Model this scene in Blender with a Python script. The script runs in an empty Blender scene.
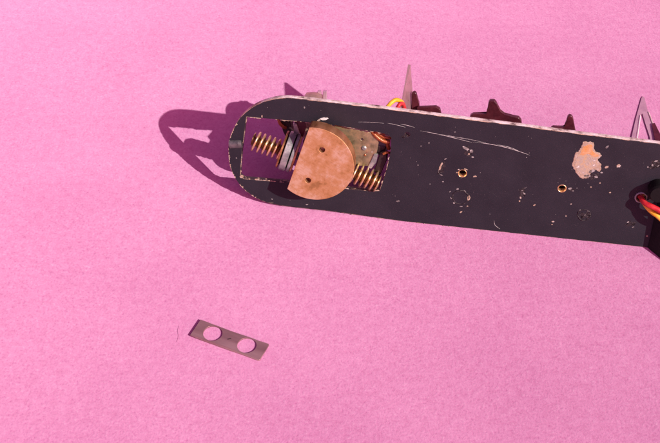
import bpy, bmesh, math, random
from mathutils import Vector, Matrix, noise
random.seed(7)
S = 0.0003                      # metres per drawing unit (the plate is about 30 mm wide)
sc = bpy.context.scene
COL = sc.collection

# ---------------------------------------------------------------- camera
E_, FPX = 0.783225, 1210.64      # pitch below the horizon, focal length in photo pixels (660 wide)
H = 658.0
cam_d = bpy.data.cameras.new('camera'); cam = bpy.data.objects.new('camera', cam_d); COL.objects.link(cam)
cam.location = (0, 0, H * S); cam.rotation_euler = (math.pi / 2 - E_, 0, 0)
cam_d.sensor_width = 36; cam_d.lens = FPX / 660 * 36
cam_d.clip_start = 0.01; cam_d.clip_end = 50
sc.camera = cam

# ---------------------------------------------------------------- light
SUN_DIR = Vector((0.584107, -0.583583, 0.564137)).normalized()     # towards the sun
world = bpy.data.worlds.new('World'); sc.world = world; world.use_nodes = True
wn = world.node_tree
sky = wn.nodes.new('ShaderNodeTexSky'); sky.sky_type = 'NISHITA'; sky.sun_disc = False
sky.sun_elevation = math.asin(SUN_DIR.z); sky.sun_rotation = math.atan2(SUN_DIR.x, SUN_DIR.y)
tint = wn.nodes.new('ShaderNodeMix'); tint.data_type = 'RGBA'; tint.blend_type = 'MULTIPLY'; tint.inputs[0].default_value = 1
tint.inputs[7].default_value = (2.8, 0.70, 1.05, 1)          # pink-red tint added to the sky light to colour the shadows
wn.links.new(sky.outputs[0], tint.inputs[6]); wn.links.new(tint.outputs[2], wn.nodes['Background'].inputs[0])
wn.nodes['Background'].inputs[1].default_value = 0.10
sl = bpy.data.lights.new('sun', 'SUN'); sun = bpy.data.objects.new('sun', sl); COL.objects.link(sun)
sl.energy = 5.0; sl.angle = math.radians(0.5); sl.color = (1.0, 0.95, 0.87)
sun.rotation_euler = SUN_DIR.to_track_quat('Z', 'Y').to_euler()
sc.view_settings.view_transform = 'Standard'; sc.view_settings.look = 'None'
sc.view_settings.exposure = -0.05; sc.view_settings.gamma = 1; sc.view_settings.use_curve_mapping = False

# ---------------------------------------------------------------- frame of the plate
EX = Vector((0.98904863, -0.1435793, 0.03417312))
EY = Vector((0.0, 0.23154083, 0.97282519))
EN = Vector((-0.14759003, -0.96217141, 0.22900514))
DD = -0.9789237971 * H
ORG = (-40.0, 153.0)
CAMP = Vector((0, 0, H)); F = Vector((0, math.cos(E_), -math.sin(E_))); U = Vector((0, math.sin(E_), math.cos(E_)))
def ray(px, py): return F * FPX + Vector((1, 0, 0)) * (px - 330) + U * (221.5 - py)
def P(px, py, h=0.0):
    """photo measurement -> point in plate coordinates on the plane h units in front of the plate face"""
    r = ray(px, py); t = (DD + h - CAMP.dot(EN)) / r.dot(EN); X = CAMP + r * t
    return Vector((X.dot(EX) - ORG[0], X.dot(EY) - ORG[1], h))
def G(px, py):
    r = ray(px, py); t = -H / r.z; return CAMP + r * t

# ---------------------------------------------------------------- materials
def nm(name):
    m = bpy.data.materials.new(name); m.use_nodes = True
    t = m.node_tree; return m, t, t.nodes['Principled BSDF']
def N(t, kind, **kw):
    n = t.nodes.new(kind)
    for k, v in kw.items():
        if k in n.inputs: n.inputs[k].default_value = v
        else: setattr(n, k, v)
    return n
def coords(t, s=1.0 / S, sx=(1, 1, 1)):
    c = t.nodes.new('ShaderNodeTexCoord'); m = t.nodes.new('ShaderNodeMapping')
    m.inputs['Scale'].default_value = (s * sx[0], s * sx[1], s * sx[2])
    t.links.new(c.outputs['Object'], m.inputs[0]); return m.outputs[0]
def ramp(t, src, stops):
    r = t.nodes.new('ShaderNodeValToRGB'); t.links.new(src, r.inputs[0])
    el = r.color_ramp.elements
    while len(el) < len(stops): el.new(0.5)
    for e, (p, c) in zip(el, stops): e.position = p; e.color = (*c, 1)
    return r.outputs[0]
def mixc(t, fac, a, b, mode='MIX'):
    m = t.nodes.new('ShaderNodeMix'); m.data_type = 'RGBA'; m.blend_type = mode
    if hasattr(fac, 'links'): t.links.new(fac, m.inputs[0])
    else: m.inputs[0].default_value = fac
    for v, i in ((a, 6), (b, 7)):
        if hasattr(v, 'links'): t.links.new(v, m.inputs[i])
        else: m.inputs[i].default_value = (*v, 1)
    return m.outputs[2]
def bump(t, bsdf, src, strength, dist):
    b = t.nodes.new('ShaderNodeBump'); b.inputs['Strength'].default_value = strength; b.inputs['Distance'].default_value = dist * S
    t.links.new(src, b.inputs['Height']); t.links.new(b.outputs[0], bsdf.inputs['Normal'])
def noisy(name, cols, metal=0.0, rough=0.5, scale=0.3, detail=4, bstr=0.3, bdist=0.3, rvar=0.15, spec=0.5, sx=(1, 1, 1)):
    m, t, b = nm(name); co = coords(t, 1 / S, sx)
    n = N(t, 'ShaderNodeTexNoise', Scale=scale, Detail=detail, Roughness=0.6); t.links.new(co, n.inputs[0])
    k = len(cols)
    c = ramp(t, n.outputs[0], [(0.3 + 0.4 * i / (k - 1), cc) for i, cc in enumerate(cols)])
    t.links.new(c, b.inputs['Base Color'])
    n2 = N(t, 'ShaderNodeTexNoise', Scale=scale * 4, Detail=5); t.links.new(co, n2.inputs[0])
    mr = N(t, 'ShaderNodeMapRange'); t.links.new(n2.outputs[0], mr.inputs[0])
    mr.inputs[3].default_value = max(0.05, rough - rvar); mr.inputs[4].default_value = rough + rvar
    t.links.new(mr.outputs[0], b.inputs['Roughness'])
    b.inputs['Metallic'].default_value = metal; b.inputs['Specular IOR Level'].default_value = spec
    bump(t, b, n2.outputs[0], bstr, bdist)
    return m

# pink card
def paper_mat():
    m, t, b = nm('pink_card'); co = coords(t)
    big = N(t, 'ShaderNodeTexNoise', Scale=0.012, Detail=3); t.links.new(co, big.inputs[0])
    mid = N(t, 'ShaderNodeTexNoise', Scale=0.17, Detail=6, Roughness=0.75); t.links.new(co, mid.inputs[0])
    fine = N(t, 'ShaderNodeTexNoise', Scale=0.55, Detail=3, Roughness=0.6); t.links.new(co, fine.inputs[0])
    c0 = ramp(t, mid.outputs[0], [(0.32, (0.50, 0.200, 0.358)), (0.52, (0.58, 0.280, 0.458)), (0.74, (0.66, 0.37, 0.54))])
    c1 = mixc(t, 0.45, c0, ramp(t, big.outputs[0], [(0.35, (0.54, 0.24, 0.42)), (0.65, (0.615, 0.305, 0.49))]))
    sp = ramp(t, fine.outputs[0], [(0.25, (0.80, 0.60, 0.74)), (0.43, (0.96, 0.92, 0.95)), (0.60, (1, 1, 1)), (0.74, (1.04, 1.3, 1.12))])
    c2 = mixc(t, 0.9, c1, sp, 'MULTIPLY')
    t.links.new(c2, b.inputs['Base Color'])
    b.inputs['Roughness'].default_value = 0.85; b.inputs['Specular IOR Level'].default_value = 0.25; b.inputs['Diffuse Roughness'].default_value = 1.0
    ad = N(t, 'ShaderNodeMath', operation='ADD'); t.links.new(mid.outputs[0], ad.inputs[0]); t.links.new(fine.outputs[0], ad.inputs[1])
    bump(t, b, ad.outputs[0], 0.42, 0.9)
    return m
M_PAPER = paper_mat()

def plate_mat():
    m, t, b = nm('black_painted_board'); co = coords(t)
    n1 = N(t, 'ShaderNodeTexNoise', Scale=0.03, Detail=5, Roughness=0.6); t.links.new(co, n1.inputs[0])
    n2 = N(t, 'ShaderNodeTexNoise', Scale=0.9, Detail=4, Roughness=0.7); t.links.new(co, n2.inputs[0])
    c = ramp(t, n1.outputs[0], [(0.3, (0.0125, 0.013, 0.019)), (0.7, (0.021, 0.021, 0.029))])
    dust = ramp(t, n2.outputs[0], [(0.60, (0, 0, 0)), (0.78, (0.05, 0.035, 0.045))])
    c = mixc(t, 1.0, c, dust, 'ADD')
    t.links.new(c, b.inputs['Base Color'])
    b.inputs['Roughness'].default_value = 0.55; b.inputs['Specular IOR Level'].default_value = 0.28
    bump(t, b, n2.outputs[0], 0.3, 0.35)
    return m
M_PLATE = plate_mat()
M_EDGE = noisy('bare_fibreglass_edge_and_lit_strip', [(0.10, 0.06, 0.05), (0.62, 0.54, 0.46), (0.85, 0.80, 0.74), (0.90, 0.86, 0.82)], rough=0.6, scale=0.13, bstr=0.6, bdist=0.6)
M_EDGE2 = noisy('chipped_slot_edge', [(0.02, 0.013, 0.018), (0.03, 0.02, 0.025), (0.035, 0.022, 0.025), (0.45, 0.30, 0.22)], rough=0.6, scale=0.35)
M_ENDEDGE = noisy('worn_end_edge', [(0.03, 0.02, 0.02), (0.05, 0.03, 0.03), (0.50, 0.33, 0.24), (0.60, 0.48, 0.38)], rough=0.6, scale=0.14)
M_CHIP = noisy('chipped_paint', [(0.52, 0.50, 0.46), (0.33, 0.25, 0.17), (0.52, 0.44, 0.34)], rough=0.6, scale=0.3, bstr=0.6)
M_ORANGE = noisy('bare_board_patch', [(0.33, 0.25, 0.15), (0.46, 0.34, 0.20), (0.40, 0.34, 0.26), (0.34, 0.29, 0.24), (0.72, 0.70, 0.64)], rough=0.6, scale=0.30, detail=8, bstr=0.5)
M_ORANGE2 = noisy('bare_board_orange', [(0.42, 0.22, 0.09), (0.56, 0.29, 0.09), (0.50, 0.28, 0.13), (0.62, 0.38, 0.20)], rough=0.55, scale=0.25, bstr=0.4)
M_SCR = noisy('scratched_paint', [(0.07, 0.065, 0.065), (0.22, 0.22, 0.21), (0.50, 0.50, 0.47)], rough=0.5, scale=0.25)
def copper_mat():
    m, t, b = nm('scoured_copper'); co = coords(t)
    rot = N(t, 'ShaderNodeMapping'); rot.inputs['Rotation'].default_value = (0, 0, math.radians(35)); t.links.new(co, rot.inputs[0])
    st = N(t, 'ShaderNodeMapping'); st.inputs['Scale'].default_value = (0.10, 1.6, 0.5); t.links.new(rot.outputs[0], st.inputs[0])
    lines = N(t, 'ShaderNodeTexNoise', Scale=0.9, Detail=4, Roughness=0.7); t.links.new(st.outputs[0], lines.inputs[0])
    cloud = N(t, 'ShaderNodeTexNoise', Scale=0.07, Detail=9, Roughness=0.72); t.links.new(co, cloud.inputs[0])
    fine = N(t, 'ShaderNodeTexNoise', Scale=0.5, Detail=5, Roughness=0.7); t.links.new(co, fine.inputs[0])
    c = ramp(t, cloud.outputs[0], [(0.36, (0.33, 0.18, 0.065)), (0.43, (0.49, 0.275, 0.11)), (0.51, (0.57, 0.35, 0.17)), (0.60, (0.68, 0.50, 0.32))])
    c = mixc(t, 0.8, c, ramp(t, lines.outputs[0], [(0.30, (0.86, 0.83, 0.80)), (0.5, (1, 1, 1)), (0.72, (1.06, 1.08, 1.1))]), 'MULTIPLY')
    c = mixc(t, 0.7, c, ramp(t, fine.outputs[0], [(0.30, (0.62, 0.55, 0.45)), (0.42, (1, 1, 1))]), 'MULTIPLY')
    t.links.new(c, b.inputs['Base Color']); b.inputs['Metallic'].default_value = 0.5
    rr = ramp(t, cloud.outputs[0], [(0.35, (.6, .6, .6)), (0.6, (.36, .36, .36))]); t.links.new(rr, b.inputs['Roughness'])
    bump(t, b, lines.outputs[0], 0.12, 0.2); return m
M_COPPER = copper_mat()
M_LINE = noisy('scratch_line', [(0.16, 0.16, 0.15), (0.50, 0.50, 0.47), (0.70, 0.70, 0.66)], rough=0.5, scale=0.25)
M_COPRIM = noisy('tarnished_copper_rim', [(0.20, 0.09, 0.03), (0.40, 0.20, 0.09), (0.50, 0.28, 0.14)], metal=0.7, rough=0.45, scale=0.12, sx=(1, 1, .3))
M_BRASS = noisy('turned_brass', [(0.70, 0.48, 0.22), (0.86, 0.66, 0.36), (0.95, 0.80, 0.55)], metal=0.85, rough=0.32, scale=0.4, bstr=0.1)
M_BRASSD = noisy('shaded_brass_core', [(0.10, 0.05, 0.02), (0.25, 0.14, 0.05)], metal=0.8, rough=0.4, scale=0.4)
M_STEEL = noisy('worn_steel', [(0.18, 0.21, 0.20), (0.28, 0.32, 0.30), (0.48, 0.50, 0.47)], metal=0.55, rough=0.38, scale=0.15, bstr=0.2)
M_DSTEEL = noisy('dark_steel_pin', [(0.10, 0.11, 0.11), (0.22, 0.23, 0.22)], metal=0.7, rough=0.4, scale=0.2)
M_GOLD = noisy('olive_brass_sheet', [(0.17, 0.17, 0.08), (0.34, 0.33, 0.19), (0.52, 0.44, 0.24), (0.28, 0.29, 0.19)], metal=0.7, rough=0.4, scale=0.09, bstr=0.2)
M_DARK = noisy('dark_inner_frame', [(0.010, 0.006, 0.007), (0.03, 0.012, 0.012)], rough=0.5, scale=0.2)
M_MAROON = noisy('maroon_plastic', [(0.05, 0.008, 0.014), (0.10, 0.018, 0.028)], rough=0.35, scale=0.15)
M_BLACK = noisy('black_rubber_and_gap_shade', [(0.003, 0.0025, 0.003), (0.006, 0.005, 0.006)], rough=0.7, scale=0.3, spec=0.2)
M_SCORCH = noisy('scorched_paint', [(0.004, 0.0035, 0.004), (0.012, 0.010, 0.012), (0.05, 0.045, 0.045)], rough=0.35, scale=0.5, bstr=0.9, bdist=.6)
M_ENAM = noisy('enamelled_wire', [(0.22, 0.06, 0.02), (0.40, 0.13, 0.04)], metal=0.3, rough=0.3, scale=0.3)
M_CAN = noisy('tarnished_motor_can', [(0.34, 0.22, 0.20), (0.50, 0.36, 0.26), (0.46, 0.30, 0.32)], metal=0.5, rough=0.4, scale=0.15)
M_FORK = noisy('pinkish_tinplate', [(0.46, 0.27, 0.36), (0.58, 0.36, 0.45), (0.64, 0.42, 0.50)], metal=0.3, rough=0.4, scale=0.1, bstr=0.15)
M_TAB = noisy('bright_tinplate', [(0.32, 0.18, 0.19), (0.42, 0.25, 0.27), (0.50, 0.31, 0.33)], metal=0.4, rough=0.33, scale=0.08, bstr=0.15)
M_SHIM = noisy('stainless_shim', [(0.22, 0.125, 0.13), (0.34, 0.205, 0.21), (0.47, 0.31, 0.31)], metal=0.45, rough=0.34, scale=0.05, bstr=0.08, sx=(.25, 1.5, 1))
M_RED = noisy('red_insulation', [(0.36, 0.012, 0.018), (0.55, 0.02, 0.028), (0.60, 0.05, 0.05)], rough=0.5, scale=0.2, bstr=0.3)
M_YEL = noisy('yellow_insulation', [(0.55, 0.32, 0.02), (0.78, 0.48, 0.02), (0.80, 0.55, 0.08)], rough=0.5, scale=0.2, bstr=0.3)
M_WHITE = noisy('white_flake_and_lit_strip', [(0.7, 0.66, 0.6), (0.85, 0.82, 0.78)], rough=0.5, scale=0.4)

# ---------------------------------------------------------------- mesh helpers (units are scaled by S on linking)
def link(name, me, mats, parent=None, smooth=False):
    for m in (mats if isinstance(mats, (list, tuple)) else [mats]): me.materials.append(m)
    o = bpy.data.objects.new(name, me); COL.objects.link(o)
    if parent: o.parent = parent
    if smooth:
        for p in me.polygons: p.use_smooth = True
    return o
def from_bm(name, bm, mats, parent=None, smooth=False, recalc=True):
    if recalc: bmesh.ops.recalc_face_normals(bm, faces=bm.faces)
    for v in bm.verts: v.co *= S
    me = bpy.data.meshes.new(name); bm.to_mesh(me); bm.free()
    return link(name, me, mats, parent, smooth)
def sheet(name, loops, z0, t, mats, parent=None, bev=0.25, classify=None, xf=None):
    """flat sheet with holes: outline loops in 2D, thickness t below z0"""
    cu = bpy.data.curves.new('tmp', 'CURVE'); cu.dimensions = '2D'; cu.fill_mode = 'BOTH'
    cu.extrude = t / 2 - bev; cu.bevel_depth = bev; cu.bevel_resolution = 1; cu.offset = -bev
    for lp in loops:
        s = cu.splines.new('POLY'); s.points.add(len(lp) - 1); s.use_cyclic_u = True
        for p, q in zip(s.points, lp): p.co = (q[0], q[1], 0, 1)
    tmp = bpy.data.objects.new('tmp', cu); COL.objects.link(tmp)
    dg = bpy.context.evaluated_depsgraph_get()
    me = bpy.data.meshes.new_from_object(tmp.evaluated_get(dg))
    bpy.data.objects.remove(tmp); bpy.data.curves.remove(cu)
    bm = bmesh.new(); bm.from_mesh(me); bpy.data.meshes.remove(me)
    bmesh.ops.remove_doubles(bm, verts=bm.verts, dist=1e-4)
    for v in bm.verts: v.co.z += z0 - t / 2
    if xf:
        for v in bm.verts: v.co = xf(v.co.copy())
    bmesh.ops.recalc_face_normals(bm, faces=bm.faces)
    for f in bm.faces:
        f.material_index = classify(f) if classify else 0
    return from_bm(name, bm, mats, parent)
def circle(cx, cy, r, n=28, jit=0):
    return [(cx + r * (1 + random.uniform(-jit, jit)) * math.cos(2 * math.pi * i / n), cy + r * (1 + random.uniform(-jit, jit)) * math.sin(2 * math.pi * i / n)) for i in range(n)]
def catmull(pts, n=6, closed=False):
    out = []; k = len(pts); rng = range(k if closed else k - 1)
    g = lambda i: Vector(pts[i % k]) if closed else Vector(pts[max(0, min(k - 1, i))])
    for i in rng:
        a, b, c, d = g(i - 1), g(i), g(i + 1), g(i + 2)
        for j in range(n):
            u = j / n
            out.append(0.5 * ((2 * b) + (c - a) * u + (2 * a - 5 * b + 4 * c - d) * u * u + (3 * b - a - 3 * c + d) * u ** 3))
    if not closed: out.append(Vector(pts[-1]))
    return out
def frame_for(d):
    d = d.normalized(); a = Vector((0, 0, 1)) if abs(d.z) < 0.9 else Vector((1, 0, 0))
    u = d.cross(a).normalized(); return u, d.cross(u).normalized()
def tube(bm, pts, r, n=12, cap=True):
    rings = []; pu = None
    for i, p in enumerate(pts):
        d = (pts[min(i + 1, len(pts) - 1)] - pts[max(i - 1, 0)])
        u, v = frame_for(d)
        if pu is not None:
            u = (pu - d.normalized() * pu.dot(d.normalized())).normalized(); v = d.normalized().cross(u)
        pu = u; rr = r[i] if isinstance(r, (list, tuple)) else r
        rings.append([bm.verts.new(p + u * rr * math.cos(2 * math.pi * k / n) + v * rr * math.sin(2 * math.pi * k / n)) for k in range(n)])
    for a, b in zip(rings[:-1], rings[1:]):
        for k in range(n): bm.faces.new((a[k], a[(k + 1) % n], b[(k + 1) % n], b[k]))
    if cap: bm.faces.new(rings[0][::-1]); bm.faces.new(rings[-1])
def lathe(bm, a, d, prof, n=40):
    """prof: list of (distance along d from a, radius)"""
    d = d.normalized(); u, v = frame_for(d); rings = []
    for s, r in prof:
        c = a + d * s
        rings.append([bm.verts.new(c + (u * math.cos(2 * math.pi * k / n) + v * math.sin(2 * math.pi * k / n)) * max(r, 1e-3)) for k in range(n)])
    for x, y in zip(rings[:-1], rings[1:]):
        for k in range(n): bm.faces.new((x[k], x[(k + 1) % n], y[(k + 1) % n], y[k]))
    bm.faces.new(rings[0][::-1]); bm.faces.new(rings[-1])
def prism(bm, pts, off):
    """closed solid from polygon pts (3D) and an offset vector"""
    a = [bm.verts.new(Vector(p)) for p in pts]; b = [bm.verts.new(Vector(p) + off) for p in pts]; n = len(pts)
    bm.faces.new(a); bm.faces.new(b[::-1])
    for i in range(n): bm.faces.new((a[i], b[i], b[(i + 1) % n], a[(i + 1) % n]))
def bevel_all(bm, w, seg=2):
    bmesh.ops.bevel(bm, geom=[e for e in bm.edges], offset=w, segments=seg, affect='EDGES', profile=0.5, clamp_overlap=True)
def worm(name, a, b, r_core, r_out, turns, mat, parent, hand=1, n=36):
    d = b - a; Ln = d.length; d = d.normalized(); u, v = frame_for(d)
    bm = bmesh.new(); m = int(turns * 12); rings = []
    for i in range(m + 1):
        s = i / m; ring = []
        for k in range(n):
            th = 2 * math.pi * k / n
            ph = (s * turns + hand * k / n) % 1.0
            x = abs(ph - 0.5) * 2                       # 0 on the crest
            h = 1 - min(1, max(0, (x - 0.22) / 0.42)); h = h * h * (3 - 2 * h)
            tp = min(1, s * turns * 2.2 + 0.15, (1 - s) * turns * 2.2 + 0.15)
            rr = r_core + (r_out - r_core) * h * tp
            ring.append(bm.verts.new(a + d * (s * Ln) + (u * math.cos(th) + v * math.sin(th)) * rr))
        rings.append(ring)
    for x, y in zip(rings[:-1], rings[1:]):
        for k in range(n):
            f = bm.faces.new((x[k], x[(k + 1) % n], y[(k + 1) % n], y[k]))
    bm.faces.new(rings[0][::-1]); bm.faces.new(rings[-1])
    # dark core in the thread root, shade between the ribs painted in
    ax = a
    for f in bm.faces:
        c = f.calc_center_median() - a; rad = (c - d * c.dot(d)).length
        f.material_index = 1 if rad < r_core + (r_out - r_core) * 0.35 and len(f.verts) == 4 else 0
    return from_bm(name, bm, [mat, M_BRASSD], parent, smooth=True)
def blob_loop(pts, jit=0.12, n=3, seed=0):
    c = sum((Vector(p) for p in pts), Vector((0, 0, 0))) / len(pts)
    out = []
    for i, p in enumerate(catmull(pts, n, True)):
        k = 1 + jit * noise.noise(Vector((i * 0.9, seed * 7.3, 0.3)))
        out.append(c + (p - c) * k)
    return out
def flake(name, pts, h, mat, parent, jit=0.15, seed=0, n=3):
    """a thin flake / bare patch with its own small thickness on the plate face; pts in plate coordinates"""
    lp = blob_loop(pts, jit, n, seed); bm = bmesh.new()
    top = [bm.verts.new((p.x, p.y, h)) for p in lp]
    c = sum(lp, Vector((0, 0, 0))) / len(lp)
    bot = [bm.verts.new((c.x + (p.x - c.x) * 1.06, c.y + (p.y - c.y) * 1.06, -0.3)) for p in lp]
    k = len(lp)
    for i in range(k): bm.faces.new((top[i], bot[i], bot[(i + 1) % k], top[(i + 1) % k]))
    f = bm.faces.new(top); bmesh.ops.triangulate(bm, faces=[f])
    return from_bm(name, bm, mat, parent)
def spot(name, px, py, rx, ry, mat, parent, h=0.25, ang=0, seed=0, jit=0.5):
    c = P(px, py); ca, sa = math.cos(ang), math.sin(ang)
    pts = [c + Vector((rx * math.cos(t) * ca - ry * math.sin(t) * sa, rx * math.cos(t) * sa + ry * math.sin(t) * ca, 0)) for t in [i * math.pi / 4 for i in range(8)]]
    return flake(name, pts, h, mat, parent, jit, seed, 2)
def scratch(name, ppts, w, mat, parent, h=0.12, seed=0):
    pts = catmull([P(*p) for p in ppts], 8); bm = bmesh.new(); prev = None
    for i, p in enumerate(pts):
        d = (pts[min(i + 1, len(pts) - 1)] - pts[max(i - 1, 0)]).normalized(); nn = Vector((-d.y, d.x, 0))
        e = min(1, 3 * i / len(pts) + .15, 3 * (len(pts) - 1 - i) / len(pts) + .15)
        ww = w * e * (0.6 + 0.9 * abs(noise.noise(Vector((i * 0.55, seed * 3.1, 0)))))
        q = [bm.verts.new(p + nn * ww - Vector((0, 0, .2))), bm.verts.new(p + Vector((0, 0, h))), bm.verts.new(p - nn * ww - Vector((0, 0, .2)))]
        if prev:
            bm.faces.new((prev[0], prev[1], q[1], q[0])); bm.faces.new((prev[1], prev[2], q[2], q[1]))
        prev = q
    return from_bm(name, bm, mat, parent, recalc=False)

# ---------------------------------------------------------------- the pink card
bm = bmesh.new()
NX, NY = 120, 120
gv = [[bm.verts.new((-1600 + 3200 * i / NX, -700 + 3200 * j / NY, .5 * noise.noise(Vector((i * .31, j * .27, 2))) - .2)) for i in range(NX + 1)] for j in range(NY + 1)]
for j in range(NY):
    for i in range(NX): bm.faces.new((gv[j][i], gv[j][i + 1], gv[j + 1][i + 1], gv[j + 1][i]))
paper = from_bm('ground', bm, M_PAPER, smooth=True); paper['kind'] = 'structure'
paper['label'] = 'plain pink card lying flat in the sunlight'

# ---------------------------------------------------------------- the chassis
chassis = bpy.data.objects.new('chassis', None); COL.objects.link(chassis)
R = Matrix((EX, EY, EN)).transposed().to_4x4()
orgw = (EX * ORG[0] + EY * ORG[1] + EN * DD) * S
chassis.matrix_world = Matrix.Translation(orgw) @ R
chassis.empty_display_size = 0.01
chassis['label'] = 'black painted model chassis standing on edge, copper disc and brass worms in its slotted end'
chassis['category'] = 'model chassis'

TH = 5.0
outline_px = [(228.5, 150), (229.5, 163), (233, 174), (239.5, 184.5), (249, 193.5), (261, 200.5), (277, 205), (299, 207.8), (330, 211.2)]
left = catmull([P(*p) for p in [(299, 98.8), (283, 98), (267, 100.8), (252, 107.5), (240, 118), (232.5, 131), (229, 142)] + outline_px], 5)
outer = [P(750, 155.5), P(658, 143.7), P(573, 133.2), P(520, 126), P(440, 116), P(380, 108.3)] + left + [P(400, 221), P(500, 233)]
# the long lower edge rests on the card
def on_ground(x, h=0.0, z=0.15):   # plate y where the height above the card is z
    return (z - orgw.z / S - x * EX.z - h * EN.z) / EY.z
for px in (600, 750):
    p = P(px, 242); outer.append(Vector((p.x, on_ground(p.x), 0)))
for p in outer:
    g = on_ground(p.x)
    if p.y < g: p.y = g
slot = [P(*p) for p in [(246.5, 116.5), (262, 118), (300, 121.5), (340, 126), (378, 132.3), (388, 134.5), (391.2, 138), (391, 150), (387, 168), (382, 184), (379, 190.5), (371, 191), (340, 188), (290, 183), (244, 179), (240, 176), (242, 150)]]
slot = [Vector((p.x + random.uniform(-.25, .25), p.y + random.uniform(-.25, .25), 0)) for p in catmull([tuple(p) for p in slot], 1, True)]
hole_px = [(462.5, 173.5, 3.2), (562, 188.5, 3.0), (641, 197.5, 3.6), (407.5, 134.5, 1.9), (655, 163, 2.2)]
loops = [[(p.x, p.y) for p in outer], [(p.x, p.y) for p in slot]]
for x, y, r in hole_px:
    c = P(x, y); loops.append(circle(c.x, c.y, r, 22))
slot_lo = min(p.x for p in slot); holes_c = [P(x, y) for x, y, r in hole_px]
xe = P(262, 150).x
sc0 = sum(slot, Vector((0, 0, 0))) / len(slot)
def plate_cls(f):
    n = f.normal; c = f.calc_center_median()
    if abs(n.z) > 0.93: return 0
    d_slot = min((Vector((c.x, c.y, 0)) - (a + (b - a) * max(0, min(1, (Vector((c.x, c.y, 0)) - a).dot(b - a) / max(1e-6, (b - a).length_squared))))).length for a, b in zip(slot, slot[1:] + slot[:1]))
    if d_slot < 1.5: return 2
    for h in holes_c:
        if (Vector((c.x, c.y, 0)) - h).length < 5: return 2
    if c.x < xe and n.x < -0.2: return 3
    if n.y < -0.5: return 0
    if n.z > 0.2: return 3
    return 1
plate = sheet('base_plate', loops, 0, TH, [M_PLATE, M_EDGE, M_EDGE2, M_ENDEDGE], chassis, bev=0.3, classify=plate_cls)

# worn paint: scratches, bare patches, flakes
for i, (pts, w) in enumerate([
        ([(358, 122), (368, 122.2), (378, 122.8), (384, 123.4)], .35),
        ([(387.5, 123.2), (393, 124.2), (399, 125.6), (405.5, 127.4)], .45),
        ([(400.5, 124), (408, 125.6), (414.8, 127.6)], .45),
        ([(420, 130.8), (430, 132.6), (445, 135.8), (460, 139.5), (472, 142.5)], .5),
        ([(440, 134.3), (455, 137), (470, 139.5), (486, 143)], .4),
        ([(474, 142), (490, 144.2), (505, 147.3), (520, 151.8), (530, 155.3)], .5),
        ([(497, 144.6), (510, 147.5), (521, 152.2)], .4),
        ([(494, 220), (495, 225), (500, 229)], .3),
        ([(440, 167), (438.5, 171), (440, 175)], .3)]):
    scratch('scratch', pts, w * 1.1, M_LINE, plate, seed=i)
def px_loop(l, ox, oy, s): return [P(ox + x / s, oy + y / s) for x, y in l]
big = [(155, 82), (212, 84), (217, 130), (263, 160), (236, 190), (258, 222), (250, 262), (218, 248), (190, 275), (172, 306), (128, 292), (88, 244), (80, 200), (104, 152), (128, 118)]
flake('bare_patch', px_loop(big, 560, 130, 6.33), 0.2, M_CHIP, plate, 0.12, 1, 5)
mid = [(160, 92), (206, 92), (212, 134), (250, 160), (226, 190), (240, 222), (205, 240), (180, 262), (150, 285), (112, 250), (100, 205), (116, 160), (136, 122)]
flake('bare_patch', px_loop(mid, 560, 130, 6.33), 0.28, M_ORANGE, plate, 0.16, 2, 5)
top_o = [(162, 96), (204, 96), (208, 134), (244, 160), (215, 168), (180, 150), (140, 158), (128, 150), (142, 118)]
flake('bare_patch', px_loop(top_o, 560, 130, 6.33), 0.34, M_ORANGE2, plate, 0.2, 3, 5)
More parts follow.
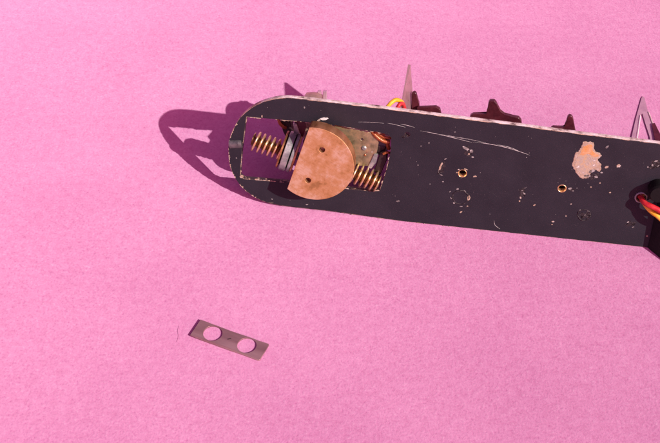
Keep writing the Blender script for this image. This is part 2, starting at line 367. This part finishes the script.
spots = [(607, 147, 1.7, 1.0, .9, 1), (606.6, 167, 2.1, 1.1, .7, 0), (618.5, 165.8, 2.0, 1.7, .4, 0), (596, 176.8, 1.8, 1.2, 0, 1), (592, 171, 3.0, 1.7, .5, 1), (601.5, 172.5, 1.1, .8, 0, 1),
         (587, 176, 3.2, 1.6, .2, 1), (570, 188.4, 1.8, 1.0, .3, 1), (573, 190.8, .9, .6, 0, 1), (577, 188, .6, .4, 0, 1), (591, 187, .8, .6, 0, 0), (610, 192.5, .9, .6, 0, 0), (600, 183, .7, .6, 0, 0),
         (553, 221.5, 1.2, .8, 0, 0), (552, 224.5, .7, .5, 0, 0), (571, 204, .7, .6, 0, 0), (628, 222, 1.2, .7, .5, 1), (633, 227, 1.1, .7, .6, 1), (647, 236, .9, .7, 0, 0), (566, 216, .6, .6, 0, 0),
         (466, 148.5, 3.0, 1.5, -.5, 1), (471.5, 151, 2.2, 1.6, -.9, 1), (463.5, 146.7, .9, .7, 0, 1), (472.5, 157, 1.5, .7, 0, 1), (469, 154, 1.1, .8, 0, 0),
         (441.5, 164.5, .9, 2.2, -.35, 0), (440, 168, 1.0, 2.4, -.15, 0), (445.5, 158.8, 1.4, .6, .5, 1), (441.5, 175, 1.4, .6, -.2, 1), (443, 181.6, .8, .5, 0, 1),
         (475, 176.4, 2.2, .8, .1, 0), (466, 169.3, 2.0, .7, -.3, 0), (458.5, 169.5, .9, .6, .3, 0), (457, 172.5, .8, .6, .3, 0),
         (468.8, 197.8, 1.5, 2.9, 0, 0), (457.6, 189, 1.2, .9, .3, 1), (450, 191.6, 1.0, .5, .9, 1), (451, 198, .6, 1.5, .5, 1), (454, 203, 1.0, .8, 0, 1), (461, 206.5, 1.4, .4, 0, 1), (467.4, 206, .9, .6, 0, 0), (461, 212, 1.5, .7, .8, 0), (465, 191, 1.4, .4, -.6, 1),
         (520.5, 197.6, .8, 1.5, .4, 0), (524.4, 193.5, 1.6, .6, -.7, 1), (525, 188, .7, .5, 0, 1), (522, 190.5, .6, .4, 0, 1), (534.5, 205, 1.3, .7, .6, 0), (519.5, 201, .7, .9, 0, 0),
         (455, 132, .6, .6, 0, 1), (429, 143, .7, .6, 0, 1), (421, 146, .7, .5, 0, 1), (372, 152, .5, .5, 0, 1), (304.5, 107.5, .7, 1.1, 0, 1),
         (398, 201, 1.7, 1.0, .3, 1), (430, 184, .6, .5, 0, 1), (418, 165, .7, .4, 0, 1), (236.5, 158, .7, .6, 0, 1), (272, 199, .9, .5, 0, 1), (307, 204.5, 1.2, .5, .2, 1), (262, 116.5, .6, 1.4, 0, 0),
         (585, 215, .9, .4, .6, 1), (580, 210, .7, .4, .3, 1), (588, 211, .8, .4, -.5, 1), (656, 161, 1.6, .9, .5, 1), (648, 167, .9, .5, 0, 1), (652.5, 165, .9, 1.2, 0, 1), (658, 166, 1.2, .6, .8, 1)]
for i, (x, y, rx, ry, a, k) in enumerate(spots):
    spot('paint_chip', x, y, rx * .74, ry * .74, M_CHIP if k == 0 else M_SCR, plate, 0.2, a, i + 5)
# broken pale line along the slot rim and the rounded end
def rim(pts, cover, wmin, wmax, mat, inward):
    L = catmull([tuple(p) for p in pts], 1, False); acc = []
    bm = bmesh.new()
    for a, b in zip(pts[:-1], pts[1:]):
        ln = (b - a).length; s = 0; d = (b - a).normalized(); nn = Vector((-d.y, d.x, 0)) * inward
        while s < ln:
            l = random.uniform(.8, 4.5)
            if random.random() < cover:
                e = min(ln, s + l); w = random.uniform(wmin, wmax); k = max(2, int((e - s) / .8)); prev = None
                for i in range(k + 1):
                    q = a + d * (s + (e - s) * i / k); ww = w * random.uniform(.4, 1.2) * (0.3 if i in (0, k) else 1)
                    cur = (bm.verts.new(q - nn * .02 + Vector((0, 0, .14))), bm.verts.new(q + nn * ww + Vector((0, 0, .14))), bm.verts.new(q + nn * ww * 1.1 - Vector((0, 0, .1))), bm.verts.new(q - nn * .05 - Vector((0, 0, .5))))
                    if prev:
                        bm.faces.new((prev[0], prev[1], cur[1], cur[0])); bm.faces.new((prev[1], prev[2], cur[2], cur[1])); bm.faces.new((prev[3], prev[0], cur[0], cur[3]))
                    prev = cur
            s += l
    return from_bm('rim_wear', bm, mat, plate)
sl_ = [p for p in slot]
k0 = rim(sl_ + sl_[:1], 0.5, .25, .9, M_CHIP, 1 if False else -1)
k1 = rim(left[22:62], 0.45, .3, 1.3, M_CHIP, 1)
bot_line = [P(x, y) for x, y in ((262, 200.8), (299, 207.6), (400, 220.8), (500, 232.6), (600, 244), (648, 249.4))]
rim(bot_line, 0.13, .15, .5, M_CHIP, 1)
for x, y, rx, ry, a in ((467.5, 151, 4.2, 3.0, -.6), (441, 168, 2.0, 4.4, -.25), (592, 176, 4.0, 2.6, .3), (655.5, 163.5, 4.0, 3.0, .4), (522.5, 193, 2.4, 3.0, .1), (585, 215, 3.0, 2.6, 0), (571, 189.5, 2.4, 1.2, .1), (468, 206, 2.0, .9, .2), (404.5, 136, 1.6, 1.2, .3), (630, 224, 3.0, 1.6, .5)):
    spot('scorched_spot', x, y, rx, ry, M_SCORCH, plate, .07, a, int(x), 1.4)
M_HAIR = noisy('hairline_scuff', [(0.05, 0.04, 0.05), (0.11, 0.09, 0.10)], rough=0.45, scale=0.3)
for k in range(16):
    x, y = random.uniform(405, 630), random.uniform(0, 1); y = 122 + (x - 400) * .127 + y * 85; a = random.uniform(-.5, .9); l = random.uniform(5, 22)
    scratch('scratch', [(x, y), (x + l * .5 * math.cos(a), y + l * .5 * math.sin(a) + random.uniform(-1, 1)), (x + l * math.cos(a), y + l * math.sin(a))], .14, M_HAIR, plate, h=.05, seed=40 + k)
spot('paint_chip', 241.8, 176.5, 1.4, 1.1, M_CHIP, plate, .3, 0, 91)
spot('paint_chip', 257, 179.6, 2.0, .5, M_CHIP, plate, .3, 0, 92)
spot('paint_chip', 324, 118.6, 2.9, .9, M_WHITE, plate, .7, .12, 93, .35)
spot('paint_chip', 318.8, 120.0, 1.3, .7, M_CHIP, plate, .6, .5, 94)
# fine dust and pinprick wear all over the face
bm = bmesh.new()
for i in range(150):
    x = random.uniform(232, 656); y = random.uniform(100, 246); q = P(x, y)
    # keep it on the board
    from_top = 98.5 + (x - 299) * 0.145 + 3; from_bot = 207 + (x - 299) * 0.119 - 2
    if y < from_top or y > from_bot or x < 250: continue
    if 236 < x < 396 and 112 < y < 194: continue
    r = random.choice((.14, .16, .2, .24, .34)) * random.uniform(.7, 1.1)
    vs = [bm.verts.new(q + Vector((r * random.uniform(.6, 1.3) * math.cos(a), r * random.uniform(.6, 1.3) * math.sin(a), .06))) for a in (0.3, 1.6, 2.9, 4.1, 5.3)]
    f = bm.faces.new(vs)
sp = from_bm('paint_dust', bm, M_SCR, plate); sp['kind'] = 'stuff'

# eyelets in the three larger holes
def eyelet(px, py, r0, r1, mat, h=0.9):
    c = P(px, py); bm = bmesh.new(); n = 28; prof = [(r0, -TH), (r0, .1), (r0 + .25, h * .8), ((r0 + r1) / 2, h), (r1 - .2, h * .6), (r1, -.2)]
    rings = [[bm.verts.new((c.x + r * math.cos(2 * math.pi * k / n), c.y + r * math.sin(2 * math.pi * k / n), z)) for k in range(n)] for r, z in prof]
    for a, b in zip(rings[:-1], rings[1:]):
        for k in range(n): bm.faces.new((a[k], a[(k + 1) % n], b[(k + 1) % n], b[k]))
    return from_bm('eyelet', bm, mat, plate, smooth=True)
eyelet(641, 197.5, 3.3, 4.8, M_STEEL, 1.0); eyelet(562, 188.5, 2.7, 3.5, M_BRASS, .4); eyelet(462.5, 173.5, 2.9, 3.5, M_BRASS, .3)
# dark recessed screw ring below the middle hole: a low raised solder ring
for (x, y, r) in ((460.5, 197.5, 6.0), (584, 215, 4.6)):
    c = P(x, y); bm = bmesh.new(); pts = [c + Vector((r * math.cos(a) * (1 + .08 * math.sin(3 * a) + random.uniform(-.06, .06)), r * math.sin(a) * (1 + random.uniform(-.06, .06)), random.uniform(-.45, .15))) for a in [2 * math.pi * i / 26 for i in range(27)]]
    tube(bm, pts, .55, 8); from_bm('old_solder_ring', bm, M_SCORCH, plate, smooth=True)

# steel pin across the rounded tip
a = P(229.3, 143.8, -1.2); b = P(242.2, 143.2, -1.2)
bm = bmesh.new(); lathe(bm, a + (b - a) * .02, b - a, [(0, 3.0), (.5, 3.7), ((b - a).length * .75, 3.8), ((b - a).length * .98, 3.3)], 24)
from_bm('axle_pin', bm, M_DSTEEL, chassis, smooth=False)

# worms and collar, all on one shaft lying in the plane of the plate
wa, wb = P(252, 140, 0), P(285, 151.5, 0)
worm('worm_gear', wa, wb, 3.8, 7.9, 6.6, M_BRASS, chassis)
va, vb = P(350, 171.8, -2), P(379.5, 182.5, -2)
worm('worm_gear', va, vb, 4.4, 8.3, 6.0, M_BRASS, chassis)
ax = (wb - wa).normalized()
bm = bmesh.new(); lathe(bm, wb - ax * 1, ax, [(0, 3), ((va - wb).length, 3)], 20); from_bm('drive_shaft', bm, M_DSTEEL, chassis, smooth=False)
c0 = P(281.5, 148.8, -1) - ax * 0
def ring_at(name, s0, t, r, mat, bev=.4, hub=3):
    bm = bmesh.new(); lathe(bm, c0 + ax * s0, ax, [(0, r - bev), (bev * .6, r), (t - bev * .6, r), (t, r - bev)], 48)
    return from_bm(name, bm, mat, chassis)
ring_at('thrust_washer', 0.0, 1.5, 14.6, M_COPRIM)
ring_at('gap_shade_disc', 1.5, 1.0, 12, M_BLACK)  # black disc painted in for the dark gap between the rings
ring_at('collar', 2.5, 5.0, 15.3, M_STEEL, .5)
ring_at('gap_shade_disc', 7.5, .9, 12.8, M_BLACK)  # second gap, its darkness likewise put in as a black disc
ring_at('collar', 8.4, 2.4, 15.0, M_STEEL, .5)
ring_at('thrust_washer', 10.8, 1.8, 14.0, M_COPPER)

# the copper disc with one straight side, proud of the plate
HF, DT = 17.0, 11.0
rimpts = [P(x, y, HF) for x, y in [(314, 129), (334, 135), (347.7, 144), (355, 159.7), (350, 180), (338.7, 192.4), (320.6, 199), (302.6, 198), (285.6, 189)]]
def fit_circle(pts):
    import numpy as np
    X = np.array([(p.x, p.y) for p in pts]); M = np.c_[2 * X, np.ones(len(X))]
    s = np.linalg.lstsq(M, (X ** 2).sum(1), rcond=None)[0]; return s[0], s[1], math.sqrt(s[2] + s[0] ** 2 + s[1] ** 2)
cx, cy, cr = fit_circle(rimpts)
p0, p1 = P(309.5, 129.5, HF), P(286.5, 189.5, HF)
a0 = math.atan2(p0.y - cy, p0.x - cx); a1 = math.atan2(p1.y - cy, p1.x - cx)
while a1 > a0: a1 -= 2 * math.pi
arc = [(cx + cr * math.cos(a0 + (a1 - a0) * i / 70), cy + cr * math.sin(a0 + (a1 - a0) * i / 70)) for i in range(71)]
print('DISC', cx, cy, cr, a0, a1)
h1, h2 = P(322, 150, HF), P(308, 180.5, HF)
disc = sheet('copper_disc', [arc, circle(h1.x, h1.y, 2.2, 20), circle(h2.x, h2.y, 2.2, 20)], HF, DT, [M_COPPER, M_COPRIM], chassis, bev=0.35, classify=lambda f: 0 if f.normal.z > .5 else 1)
# what the disc is fixed to: a dark gearbox seen through the slot
def box(bm, lo, hi):
    x0, y0, z0 = lo; x1, y1, z1 = hi
    prism(bm, [(x0, y0, z0), (x1, y0, z0), (x1, y1, z0), (x0, y1, z0)], Vector((0, 0, z1 - z0)))
bm = bmesh.new(); lathe(bm, Vector((cx + 2, cy, -8)), Vector((0, 0, 1)), [(0, 9), (14.5, 9)], 28); from_bm('disc_boss', bm, M_COPRIM, chassis)
q = lambda x, y, h: P(x, y, h)
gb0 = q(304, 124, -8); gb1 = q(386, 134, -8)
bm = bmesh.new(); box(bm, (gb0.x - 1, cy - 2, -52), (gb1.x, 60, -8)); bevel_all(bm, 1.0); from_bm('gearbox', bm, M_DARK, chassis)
# rounded motor can behind the plate; only its crown shows above the edge
mc = q(311, 92, -47)
bm = bmesh.new(); lathe(bm, Vector((mc.x - 5, mc.y - 19.3, -44)), Vector((1, 0, 0)), [(0, 16.5), (1.2, 18.3), (6, 18.9), (10, 18.7), (13, 17.5)], 40); from_bm('motor_can', bm, M_CAN, chassis, smooth=False)
for x in (319.5, 325):
    p = q(x, 91, -50); bm = bmesh.new(); box(bm, (p.x - 1.5, p.y - 30, -51.5), (p.x + 1.5, p.y, -49)); bevel_all(bm, .3, 1); from_bm('motor_terminal', bm, M_FORK, chassis)
# dark bracket left of the collar, with a scrap of enamelled winding
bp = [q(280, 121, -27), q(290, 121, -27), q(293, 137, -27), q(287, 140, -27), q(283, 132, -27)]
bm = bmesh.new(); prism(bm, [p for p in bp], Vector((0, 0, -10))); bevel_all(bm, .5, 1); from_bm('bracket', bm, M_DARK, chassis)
bm = bmesh.new(); tube(bm, catmull([q(278.5, 119, -27), q(280, 123.5, -26), q(283, 126.5, -26), q(286, 128, -27)], 6), 1.3, 10); from_bm('winding_wire', bm, M_ENAM, chassis, smooth=True)
bp = [q(293, 119, -7), q(304, 121, -7), q(305, 131, -7), q(299, 148, -7), q(301, 135, -7), q(297, 128, -7)]
bm = bmesh.new(); prism(bm, bp, Vector((0, 0, -6))); from_bm('bracket', bm, M_MAROON, chassis)
# steel yoke behind the collar top
bm = bmesh.new(); prism(bm, [q(293, 124, -5), q(296.5, 124, -5), q(299.5, 134, -5), q(296, 143, -5), q(291.5, 140, -5), q(294.5, 133, -5)], Vector((0, 0, -3))); bevel_all(bm, .4, 1); from_bm('yoke', bm, M_STEEL, chassis)

# olive brass plate on the right of the disc
gp = [q(x, y, -4) for x, y in [(334, 124.5), (352, 129), (372, 133), (377.5, 137), (378.5, 143), (377, 152), (370, 166), (352, 166), (340, 155)]]
d1, d2 = q(364, 148, -4), q(362, 139.5, -4)
sheet('contact_plate', [[(p.x, p.y) for p in gp], circle(d2.x, d2.y, 1.0, 12)], -4, 1.6, M_GOLD, chassis, bev=.25)
bm = bmesh.new(); lathe(bm, Vector((d1.x, d1.y, -4.4)), Vector((0, 0, 1)), [(0, 2.0), (.9, 2.0), (1.4, 1.2)], 16); from_bm('rivet', bm, M_STEEL, chassis)
d3 = q(365, 155, -4)
bm = bmesh.new(); lathe(bm, Vector((d3.x, d3.y, -4.4)), Vector((0, 0, 1)), [(0, 1.0), (.7, .9), (1.0, .5)], 14); from_bm('rivet', bm, M_ENAM, chassis)
# bright folded strip along its lower right
bm = bmesh.new(); prism(bm, [q(374, 154, -3), q(378, 154.5, -3), q(376, 163, -3), (q(371, 169, -3)), q(367.5, 168, -3)], Vector((0, 0, -2))); bevel_all(bm, .3, 1); from_bm('folded_strip', bm, M_STEEL, chassis)
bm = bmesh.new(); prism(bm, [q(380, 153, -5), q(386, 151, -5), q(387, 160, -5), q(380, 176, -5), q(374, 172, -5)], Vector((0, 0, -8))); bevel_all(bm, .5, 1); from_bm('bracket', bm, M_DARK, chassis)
for pts, r in (([(372, 131, -5), (376, 136, -4), (383, 141, -4), (390, 142, -5)], 1.6), ([(371, 129, -6), (377, 133, -6), (384, 137, -6), (391, 138, -7)], 1.3), ([(382, 133, -8), (386, 140, -7), (389, 149, -8)], 1.5), ([(383, 154, -4), (387, 152.5, -4), (390, 153, -5)], 1.0)):
    bm = bmesh.new(); tube(bm, catmull([q(*p) for p in pts], 8), r, 10); from_bm('winding_wire', bm, M_ENAM, chassis, smooth=True)

# ---- pieces on the far side that stand above the edge
# long dark inner frame rail
r0, r1 = q(396, 150, -6), q(700, 190, -6)
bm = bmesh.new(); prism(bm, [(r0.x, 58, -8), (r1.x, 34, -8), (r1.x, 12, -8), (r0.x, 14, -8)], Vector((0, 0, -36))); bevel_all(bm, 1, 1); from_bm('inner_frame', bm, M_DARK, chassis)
# tall pointed tinplate tab
A_ = q(408, 65, -48); A2 = q(410.5, 65.5, -48); B1 = q(400, 110, -10); B2 = q(413.5, 108, -46); B3 = q(412.5, 120, -44); B4 = q(400.5, 124, -10)
def slab(name, pts, t, mat, bev=.25):
    nrm = (pts[1] - pts[0]).cross(pts[2] - pts[0]).normalized(); bm = bmesh.new(); prism(bm, pts, nrm * t)
    bmesh.ops.triangulate(bm, faces=[f for f in bm.faces if len(f.verts) > 4]); return from_bm(name, bm, mat, chassis)
slab('pointed_tab', [A_, A2, B2, B3, B4, B1], 1.4, M_TAB)
# maroon bracket beside it
def solid(name, pts, h, depth, mat, bev=.6, dx=0):
    bm = bmesh.new(); prism(bm, [q(x, y, h) for x, y in pts], Vector((dx, 0, -depth))); bevel_all(bm, bev, 2); return from_bm(name, bm, mat, chassis)
solid('maroon_bracket', [(411.5, 94), (414, 92.3), (416, 93), (419, 104), (423, 150), (411, 150)], -38, 4, M_MAROON, .8)
solid('maroon_bracket', [(417, 107.5), (436, 106.8), (440, 109), (442, 118), (432, 150), (420, 150), (417, 118)], -34, 3.5, M_MAROON, .7)
solid('maroon_bracket', [(470, 116), (473, 114.2), (487, 115), (488.5, 102.5), (490, 100.8), (494.5, 100.8), (496.5, 103), (499.5, 112), (504, 115.5), (519, 117.8), (521.5, 120.8), (522, 130), (502, 130), (501, 165), (489, 164), (488, 128), (470, 126)], -36, 4, M_MAROON, .7)
solid('maroon_bracket', [(551, 128), (553, 127), (563, 127.6), (565, 127.8), (567.5, 117), (569, 115.6), (571.5, 116), (573, 118), (576.5, 136), (574, 165), (564, 164), (562, 135), (551, 134)], -18, 3.5, M_MAROON, .6)
# forked strip that lies back behind the plate, almost down on the card
def Z(x, y, z):
    r = ray(x, y); X = CAMP + r * ((z - H) / r.z); return Vector((X.dot(EX) - ORG[0], X.dot(EY) - ORG[1], X.dot(EN) - DD))
zz = lambda y: 0.8 + (y - 97) * .006
bm = bmesh.new()
for leg in ([(636, 118), (641.5, 98), (643, 96.2), (642.3, 113.5), (639.5, 117), (634.6, 148), (629, 148)],
            [(643, 96.2), (644.6, 98), (648, 112), (652, 121), (655.5, 129), (660, 148), (651.5, 148), (649.5, 136), (645.5, 124), (642.3, 113.5)]):
    prism(bm, [Z(x, y, zz(y)) for x, y in leg], Vector((0, -.15, -.4)))
bmesh.ops.triangulate(bm, faces=[f for f in bm.faces if len(f.verts) > 4]); from_bm('forked_tab', bm, M_FORK, chassis)
bm = bmesh.new(); tube(bm, [Z(640.4, 115.5, 1.2), Z(636.5, 143, 1.4)], .5, 8); from_bm('lit_edge_strip', bm, M_WHITE, chassis)  # white strip painted in for sunlight on the inner edge
bm = bmesh.new(); tube(bm, [Z(648.5, 112, 1.2), Z(652, 121.5, 1.3), Z(655.5, 130, 1.4), Z(657, 137, 1.5)], .5, 8); from_bm('lit_edge_strip', bm, M_EDGE, chassis)  # pale strip added to imitate the sunlit notched edge of the right leg
bm = bmesh.new(); prism(bm, [Z(x, y, zz(y) + 1.5) for x, y in [(652, 124.5), (655, 124), (661, 136), (664, 150), (657, 150)]], Vector((0, 0, -2))); from_bm('maroon_bracket', bm, M_MAROON, chassis)
e0 = Z(632, 146, zz(146)); e1 = Z(656, 146, zz(146))
bm = bmesh.new(); box(bm, (e0.x - 4, e0.y + 1, e0.z - 3), (e1.x + 8, e0.y + 5, -30)); bevel_all(bm, .8, 1); from_bm('tie_bar', bm, M_DARK, chassis)

# insulated wires
def wire(pts, r, mat):
    cl = catmull([q(*p) for p in pts], 10)
    cl = [p + Vector((noise.noise(p * .11), noise.noise(p * .11 + Vector((9, 0, 0))), 0)) * .9 for p in cl]
    bm = bmesh.new(); tube(bm, cl, [r * (1 + .05 * noise.noise(p * .5)) for p in cl], 14); return from_bm('wire', bm, mat, chassis, smooth=True)
wire([(640.5, 193, -10), (640.3, 195.5, -4), (640.8, 197, 1), (643, 200, 6), (648, 204.5, 10), (655, 208.5, 12), (664, 212, 13), (690, 218, 13)], 2.0, M_RED)
wire([(642.5, 196, -10), (642, 198, -3), (643, 200.5, 2), (646, 205, 6), (651, 211.5, 9), (657, 216.5, 11), (666, 221.5, 12), (690, 230, 12)], 2.0, M_YEL)
wire([(381, 114, -9), (387, 107.5, -10), (392, 102.8, -12), (397, 99.8, -15), (402, 103, -19), (404, 114, -22)], 1.6, M_YEL)
wire([(395, 114, -9), (398, 107.5, -10), (400.5, 104, -12), (403, 104.5, -15), (405, 114, -18)], 1.5, M_RED)
# black end block against the plate at the right
b0 = q(647, 248, 0); b1x = q(720, 250, 0).x; ytop = q(655, 184, 6).y
foot = [(b0.x, 0), (b0.x + 16, 17), (b0.x + 24, 22), (b1x, 22), (b1x, 0)]
bm = bmesh.new(); lo = []; hi = []
for x, h in foot:
    lo.append(bm.verts.new((x, on_ground(x, h, .1), h + .05))); hi.append(bm.verts.new((x + (2 if h == 0 else 0), ytop - 14 if h == 0 else ytop - 10, h + .05)))
bm.faces.new(lo); bm.faces.new(hi[::-1])
for i in range(5): bm.faces.new((lo[i], hi[i], hi[(i + 1) % 5], lo[(i + 1) % 5]))
bevel_all(bm, .8, 2); from_bm('end_block', bm, M_BLACK, chassis)
kc = q(658.5, 190, 6)
bm = bmesh.new(); lathe(bm, Vector((kc.x, kc.y - 1, .1)), Vector((0, 0, 1)), [(0, 7), (10, 7), (12, 6)], 32); from_bm('rubber_knob', bm, M_BLACK, chassis)

# ---------------------------------------------------------------- loose shim lying on the card
cs = [G(201, 321), G(190.2, 337), G(258.7, 360.7), G(270.3, 345.7)]
ctr = sum(cs, Vector((0, 0, 0))) / 4
xd = ((cs[3] - cs[0]) + (cs[2] - cs[1])).normalized(); yd = Vector((-xd.y, xd.x, 0))
lx = ((cs[3] - cs[0]).length + (cs[2] - cs[1]).length) / 4; ly = ((cs[1] - cs[0]).length + (cs[2] - cs[3]).length) / 4
def loc(px, py):
    g = G(px, py) - ctr; return g.dot(xd), g.dot(yd)
ha, hb = loc(212.9, 334.4), loc(246.9, 346.2); hd = loc(229.5, 340)
def shim_xf(v):
    k = v.x / lx
    v.z += 0.9 * max(0, -k - .1) ** 2 * 1.2 + 0.05
    return v
# rounded rectangle split along its length so it can bow slightly
rect = []
for i in range(13): rect.append((-lx + 2 * lx * i / 12, -ly + random.uniform(-.12, .12)))
rect[-1] = (lx - .8, -ly); rect += [(lx, -ly + .8), (lx, ly - .8)]
for i in range(13): rect.append((lx - 2 * lx * i / 12 - (0.8 if i == 0 else 0), ly + random.uniform(-.12, .12)))
shim = sheet('shim_plate', [rect, circle(ha[0], ha[1], 6.75, 40), circle(hb[0], hb[1], 6.75, 40)], 1.1, 1.1, M_SHIM, None, bev=.12, xf=shim_xf)
shim.matrix_world = Matrix.Translation(ctr * S) @ Matrix((xd, yd, Vector((0, 0, 1)))).transposed().to_4x4()
shim['label'] = 'loose thin rectangular metal shim with two round holes, lying flat on the pink card'
shim['category'] = 'shim'
bm = bmesh.new(); tube(bm, [Vector((hd[0] - .9, hd[1] - .8, 1.2)), Vector((hd[0] + .9, hd[1] + .9, 1.2))], .35, 8); o = from_bm('punch_mark', bm, M_DARK, shim)

# stray fibres on the card
def fibre(pts, r=.09):
    bm = bmesh.new(); g = [G(*p) + Vector((0, 0, .3)) for p in pts]; tube(bm, catmull(g, 8), r, 6)
    o = from_bm('paper_fibre', bm, M_FIB, paper); return o
M_FIB = noisy('pink_fibre', [(0.52, 0.23, 0.40), (0.6, 0.27, 0.44)], rough=.8, scale=.2)
fibre([(179, 326), (178, 331), (178.5, 337), (177, 342)])
